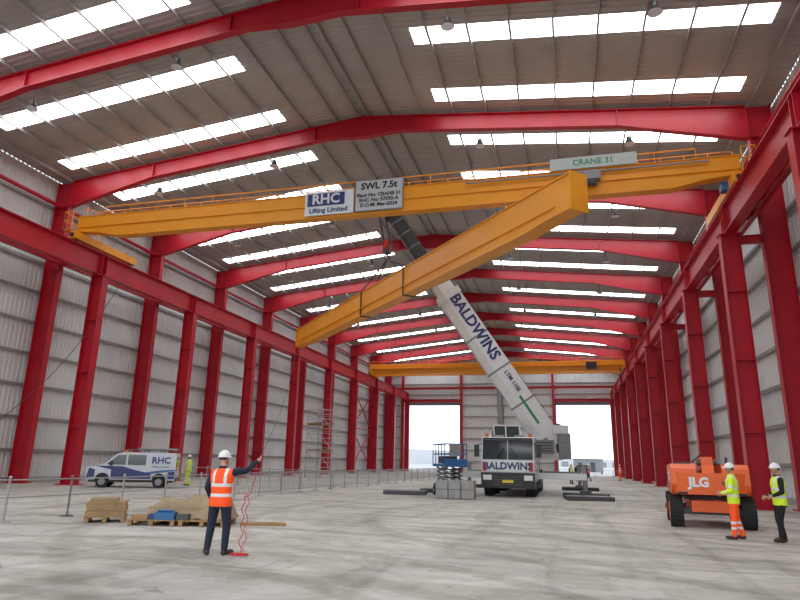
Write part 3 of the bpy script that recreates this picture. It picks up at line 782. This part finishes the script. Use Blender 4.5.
    for s_,sg in(('L',-1),('R',1)):
        w=g('wr'+s_); d=(w-g('el'+s_)).normalized()
        side=d.cross(Vector((sg,0.15,0))); 
        if side.length<.2: side=d.cross(Vector((0,0,1)))
        side.normalize()
        pn=side.cross(d).normalized()
        if pn.x*sg>0: pn=-pn
        if side.y<0 and abs(side.y)>.3: side=-side
        b.tube([w-d*.03,w+d*.02,w+d*.055,w+d*.09],[.03,.033,.036,.03],SKIN,10)
        for k in range(4):
            o0=w+d*.085+side*(-.03+.02*k); L=[.068,.078,.074,.058][3-k]
            c1=o0+d*L*.45+pn*L*.12*curl*2; c2=c1+d*L*.3*(1-curl*.4)+pn*L*.35*curl; c3=c2+d*L*.1+pn*L*.35*curl
            b.tube([o0-d*.02,o0,c1,c2,c3],[.01,.010,.009,.0085,.006],SKIN,8)
        tb0=w+d*.03+side*.03
        b.tube([tb0-side*.012,tb0+side*.018+d*.018+pn*.01,tb0+side*.026+d*.045+pn*.022,tb0+side*.022+d*.065+pn*.03],[.013,.012,.010,.007],SKIN,8)
    return b.obj(name,loc,rz,sc=sc)
WX,WY=-6.10,10.50
human('construction_worker',(WX,WY,0),math.radians(6),
   dict(shR=(.19,0,1.42),elR=(.37,.19,1.46),wrR=(.48,.40,1.62),elL=(-.28,.0,1.15),wrL=(-.24,.14,.93),
        ankL=(-.17,-.02,.09),ankR=(.13,.04,.09),kneeL=(-.15,.03,.5),kneeR=(.13,.06,.5),footL=-.6,footR=.45),
   headyaw=-.45,sc=1.0,curl=.5,wd=1.12)
b=MB()
pts=[(.45,.47,1.66),(.46,.43,1.3),(.42,.3,1.02)]
for i in range(50):
    t=i/49; pts.append((.36+.022*math.sin(t*22),.2+.02*math.cos(t*19),.95*(1-t)+.02))
for i in range(40):
    a=i*.45; pts.append((.42+.13*math.cos(a)*(1+.01*i),.05+.10*math.sin(a),.012+.0006*i))
b.tube(pts,.008,REDR,6)
b.tube([(.42+.03*math.sin(t*.5),.24,.98-.0245*t) for t in range(39)],.007,REDR,6)
b.tube([(.36,.2,.98),(.38,.2,1.03),(.42,.22,1.03),(.42,.24,.98)],.008,REDR,6)
b.obj('red_tag_line',(WX,WY,0),math.radians(6))
b=MB()
q0=Vector((WX+.42,WY+.54,1.66)); q1=A0+dr*(GL-.3)
b.tube([q0.lerp(q1,t/24)-Vector((0,0,2.4*math.sin(math.pi*t/24)*(1-.4*t/24)*.5)) for t in range(25)],.010,ROPE,5)
b.obj('tag_line')
b=MB()
q0=Vector((-27.2,33.0,14.0)); q1=Vector((-27.3,25.0,3.2))
b.tube([q0.lerp(q1,t/16)-Vector((0,0,1.2*math.sin(math.pi*t/16))) for t in range(17)]+[(-27.3,24.6,1.5),(-27.3,24.5,.02)],.02,ROPE,5)
b.obj('hanging_power_cable')
human('construction_worker',(3.98,17.6,0),math.radians(75),
   dict(elR=(.27,.02,1.15),wrR=(.2,.22,1.06),elL=(-.27,.02,1.14),wrL=(-.18,.23,1.08),ankL=(-.13,.05,.09),ankR=(.13,-.12,.09),kneeR=(.12,-.02,.5)),
   top=HYEL,sleeve=HYEL,legs=HORG,legband=True,headyaw=.3,sc=1.0,wd=1.1)
human('construction_worker',(4.95,17.4,0),math.radians(95),
   dict(elR=(.26,.0,1.14),wrR=(.22,.2,1.02),elL=(-.26,.02,1.14),wrL=(-.2,.2,1.05),ankL=(-.13,.1,.09),ankR=(.12,-.05,.09),kneeL=(-.12,.09,.5)),
   top=HYEL,sleeve=CBLK,legs=CBLK,helm=HELW,headyaw=.1,sc=1.01,wd=1.1)
human('construction_worker',(-22.3,34.3,0),math.radians(150),dict(),top=HYEL,sleeve=HYEL,legs=HYEL,legband=True,voxel=.02)
human('construction_worker',(6.0,78,0),math.radians(120),dict(ankL=(-.1,.2,.09),ankR=(.1,-.2,.09)),top=HORG,sleeve=HORG,legs=HORG,voxel=.03)
human('construction_worker',(2.3,72,0),math.radians(60),dict(ankL=(-.1,.2,.09),ankR=(.1,-.2,.09)),top=HORG,sleeve=CNAVY,legs=CNAVY,voxel=.03)
human('construction_worker',(1.1,70,0),math.radians(200),dict(),top=CBLK,sleeve=CBLK,legs=CNAVY,voxel=.03,bands=False)
human('construction_worker',(.4,60,0),math.radians(230),dict(),top=HYEL,sleeve=CBLK,legs=CNAVY,voxel=.03)

HAZE=mat('haze_tinted_cladding',(.52,.55,.58),.8,var=.05,vscale=.05)  # distance haze painted into the pale grey of the far buildings
b=MB()
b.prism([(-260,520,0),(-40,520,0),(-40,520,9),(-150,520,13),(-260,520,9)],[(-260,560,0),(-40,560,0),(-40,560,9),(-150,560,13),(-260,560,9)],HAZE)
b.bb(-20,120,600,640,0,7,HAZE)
for k in range(12): b.bb(-15+k*11,-9+k*11,599.8,600,0,4.5,GREY)
b.obj('distant_warehouse')
b=MB(); b.bb(1.5,7.5,140,142.6,.25,2.9,GREY); b.bb(2.2,3.3,139.95,140,1.2,2.2,GLASS); b.bb(5,5.9,139.95,140,.3,2.3,DGREY)
for x in(1.8,7.2): b.bb(x-.15,x+.15,140.2,142.4,-.06,.25,DGREY)
b.bb(1.45,7.55,139.9,142.7,2.85,2.98,DGREY)
b.obj('site_cabin')

# ---------------------------------------------------------------- world + camera
w=bpy.data.worlds.new('overcast_sky'); S.world=w; w.use_nodes=True
nt=w.node_tree; bg=nt.nodes['Background']
tc=nt.nodes.new('ShaderNodeTexCoord'); sep=nt.nodes.new('ShaderNodeSeparateXYZ'); rp=nt.nodes.new('ShaderNodeValToRGB')
nt.links.new(tc.outputs['Generated'],sep.inputs[0]); nt.links.new(sep.outputs['Z'],rp.inputs['Fac'])
rp.color_ramp.elements[0].color=(.95,.98,1,1); rp.color_ramp.elements[1].color=(.80,.88,1,1)
nt.links.new(rp.outputs['Color'],bg.inputs['Color']); bg.inputs['Strength'].default_value=2.2

f,yaw,pit,rol,H=613.4479,0.2613,0.257,-0.0209,1.682
cy,sy_=math.cos(yaw),math.sin(yaw)
fw=Vector((-sy_*math.cos(pit),cy*math.cos(pit),math.sin(pit))); r=Vector((cy,sy_,0)); u=r.cross(fw)
c,s=math.cos(rol),math.sin(rol)
cx=r*c-u*s; cyv=r*s+u*c
cam=bpy.data.cameras.new('camera'); co_=bpy.data.objects.new('camera',cam); S.collection.objects.link(co_)
M=Matrix((cx,cyv,-fw)).transposed().to_4x4(); M.translation=Vector((0,0,H)); co_.matrix_world=M
cam.sensor_width=36; cam.lens=f/800*36; cam.clip_end=1500; cam.clip_start=.05
S.camera=co_
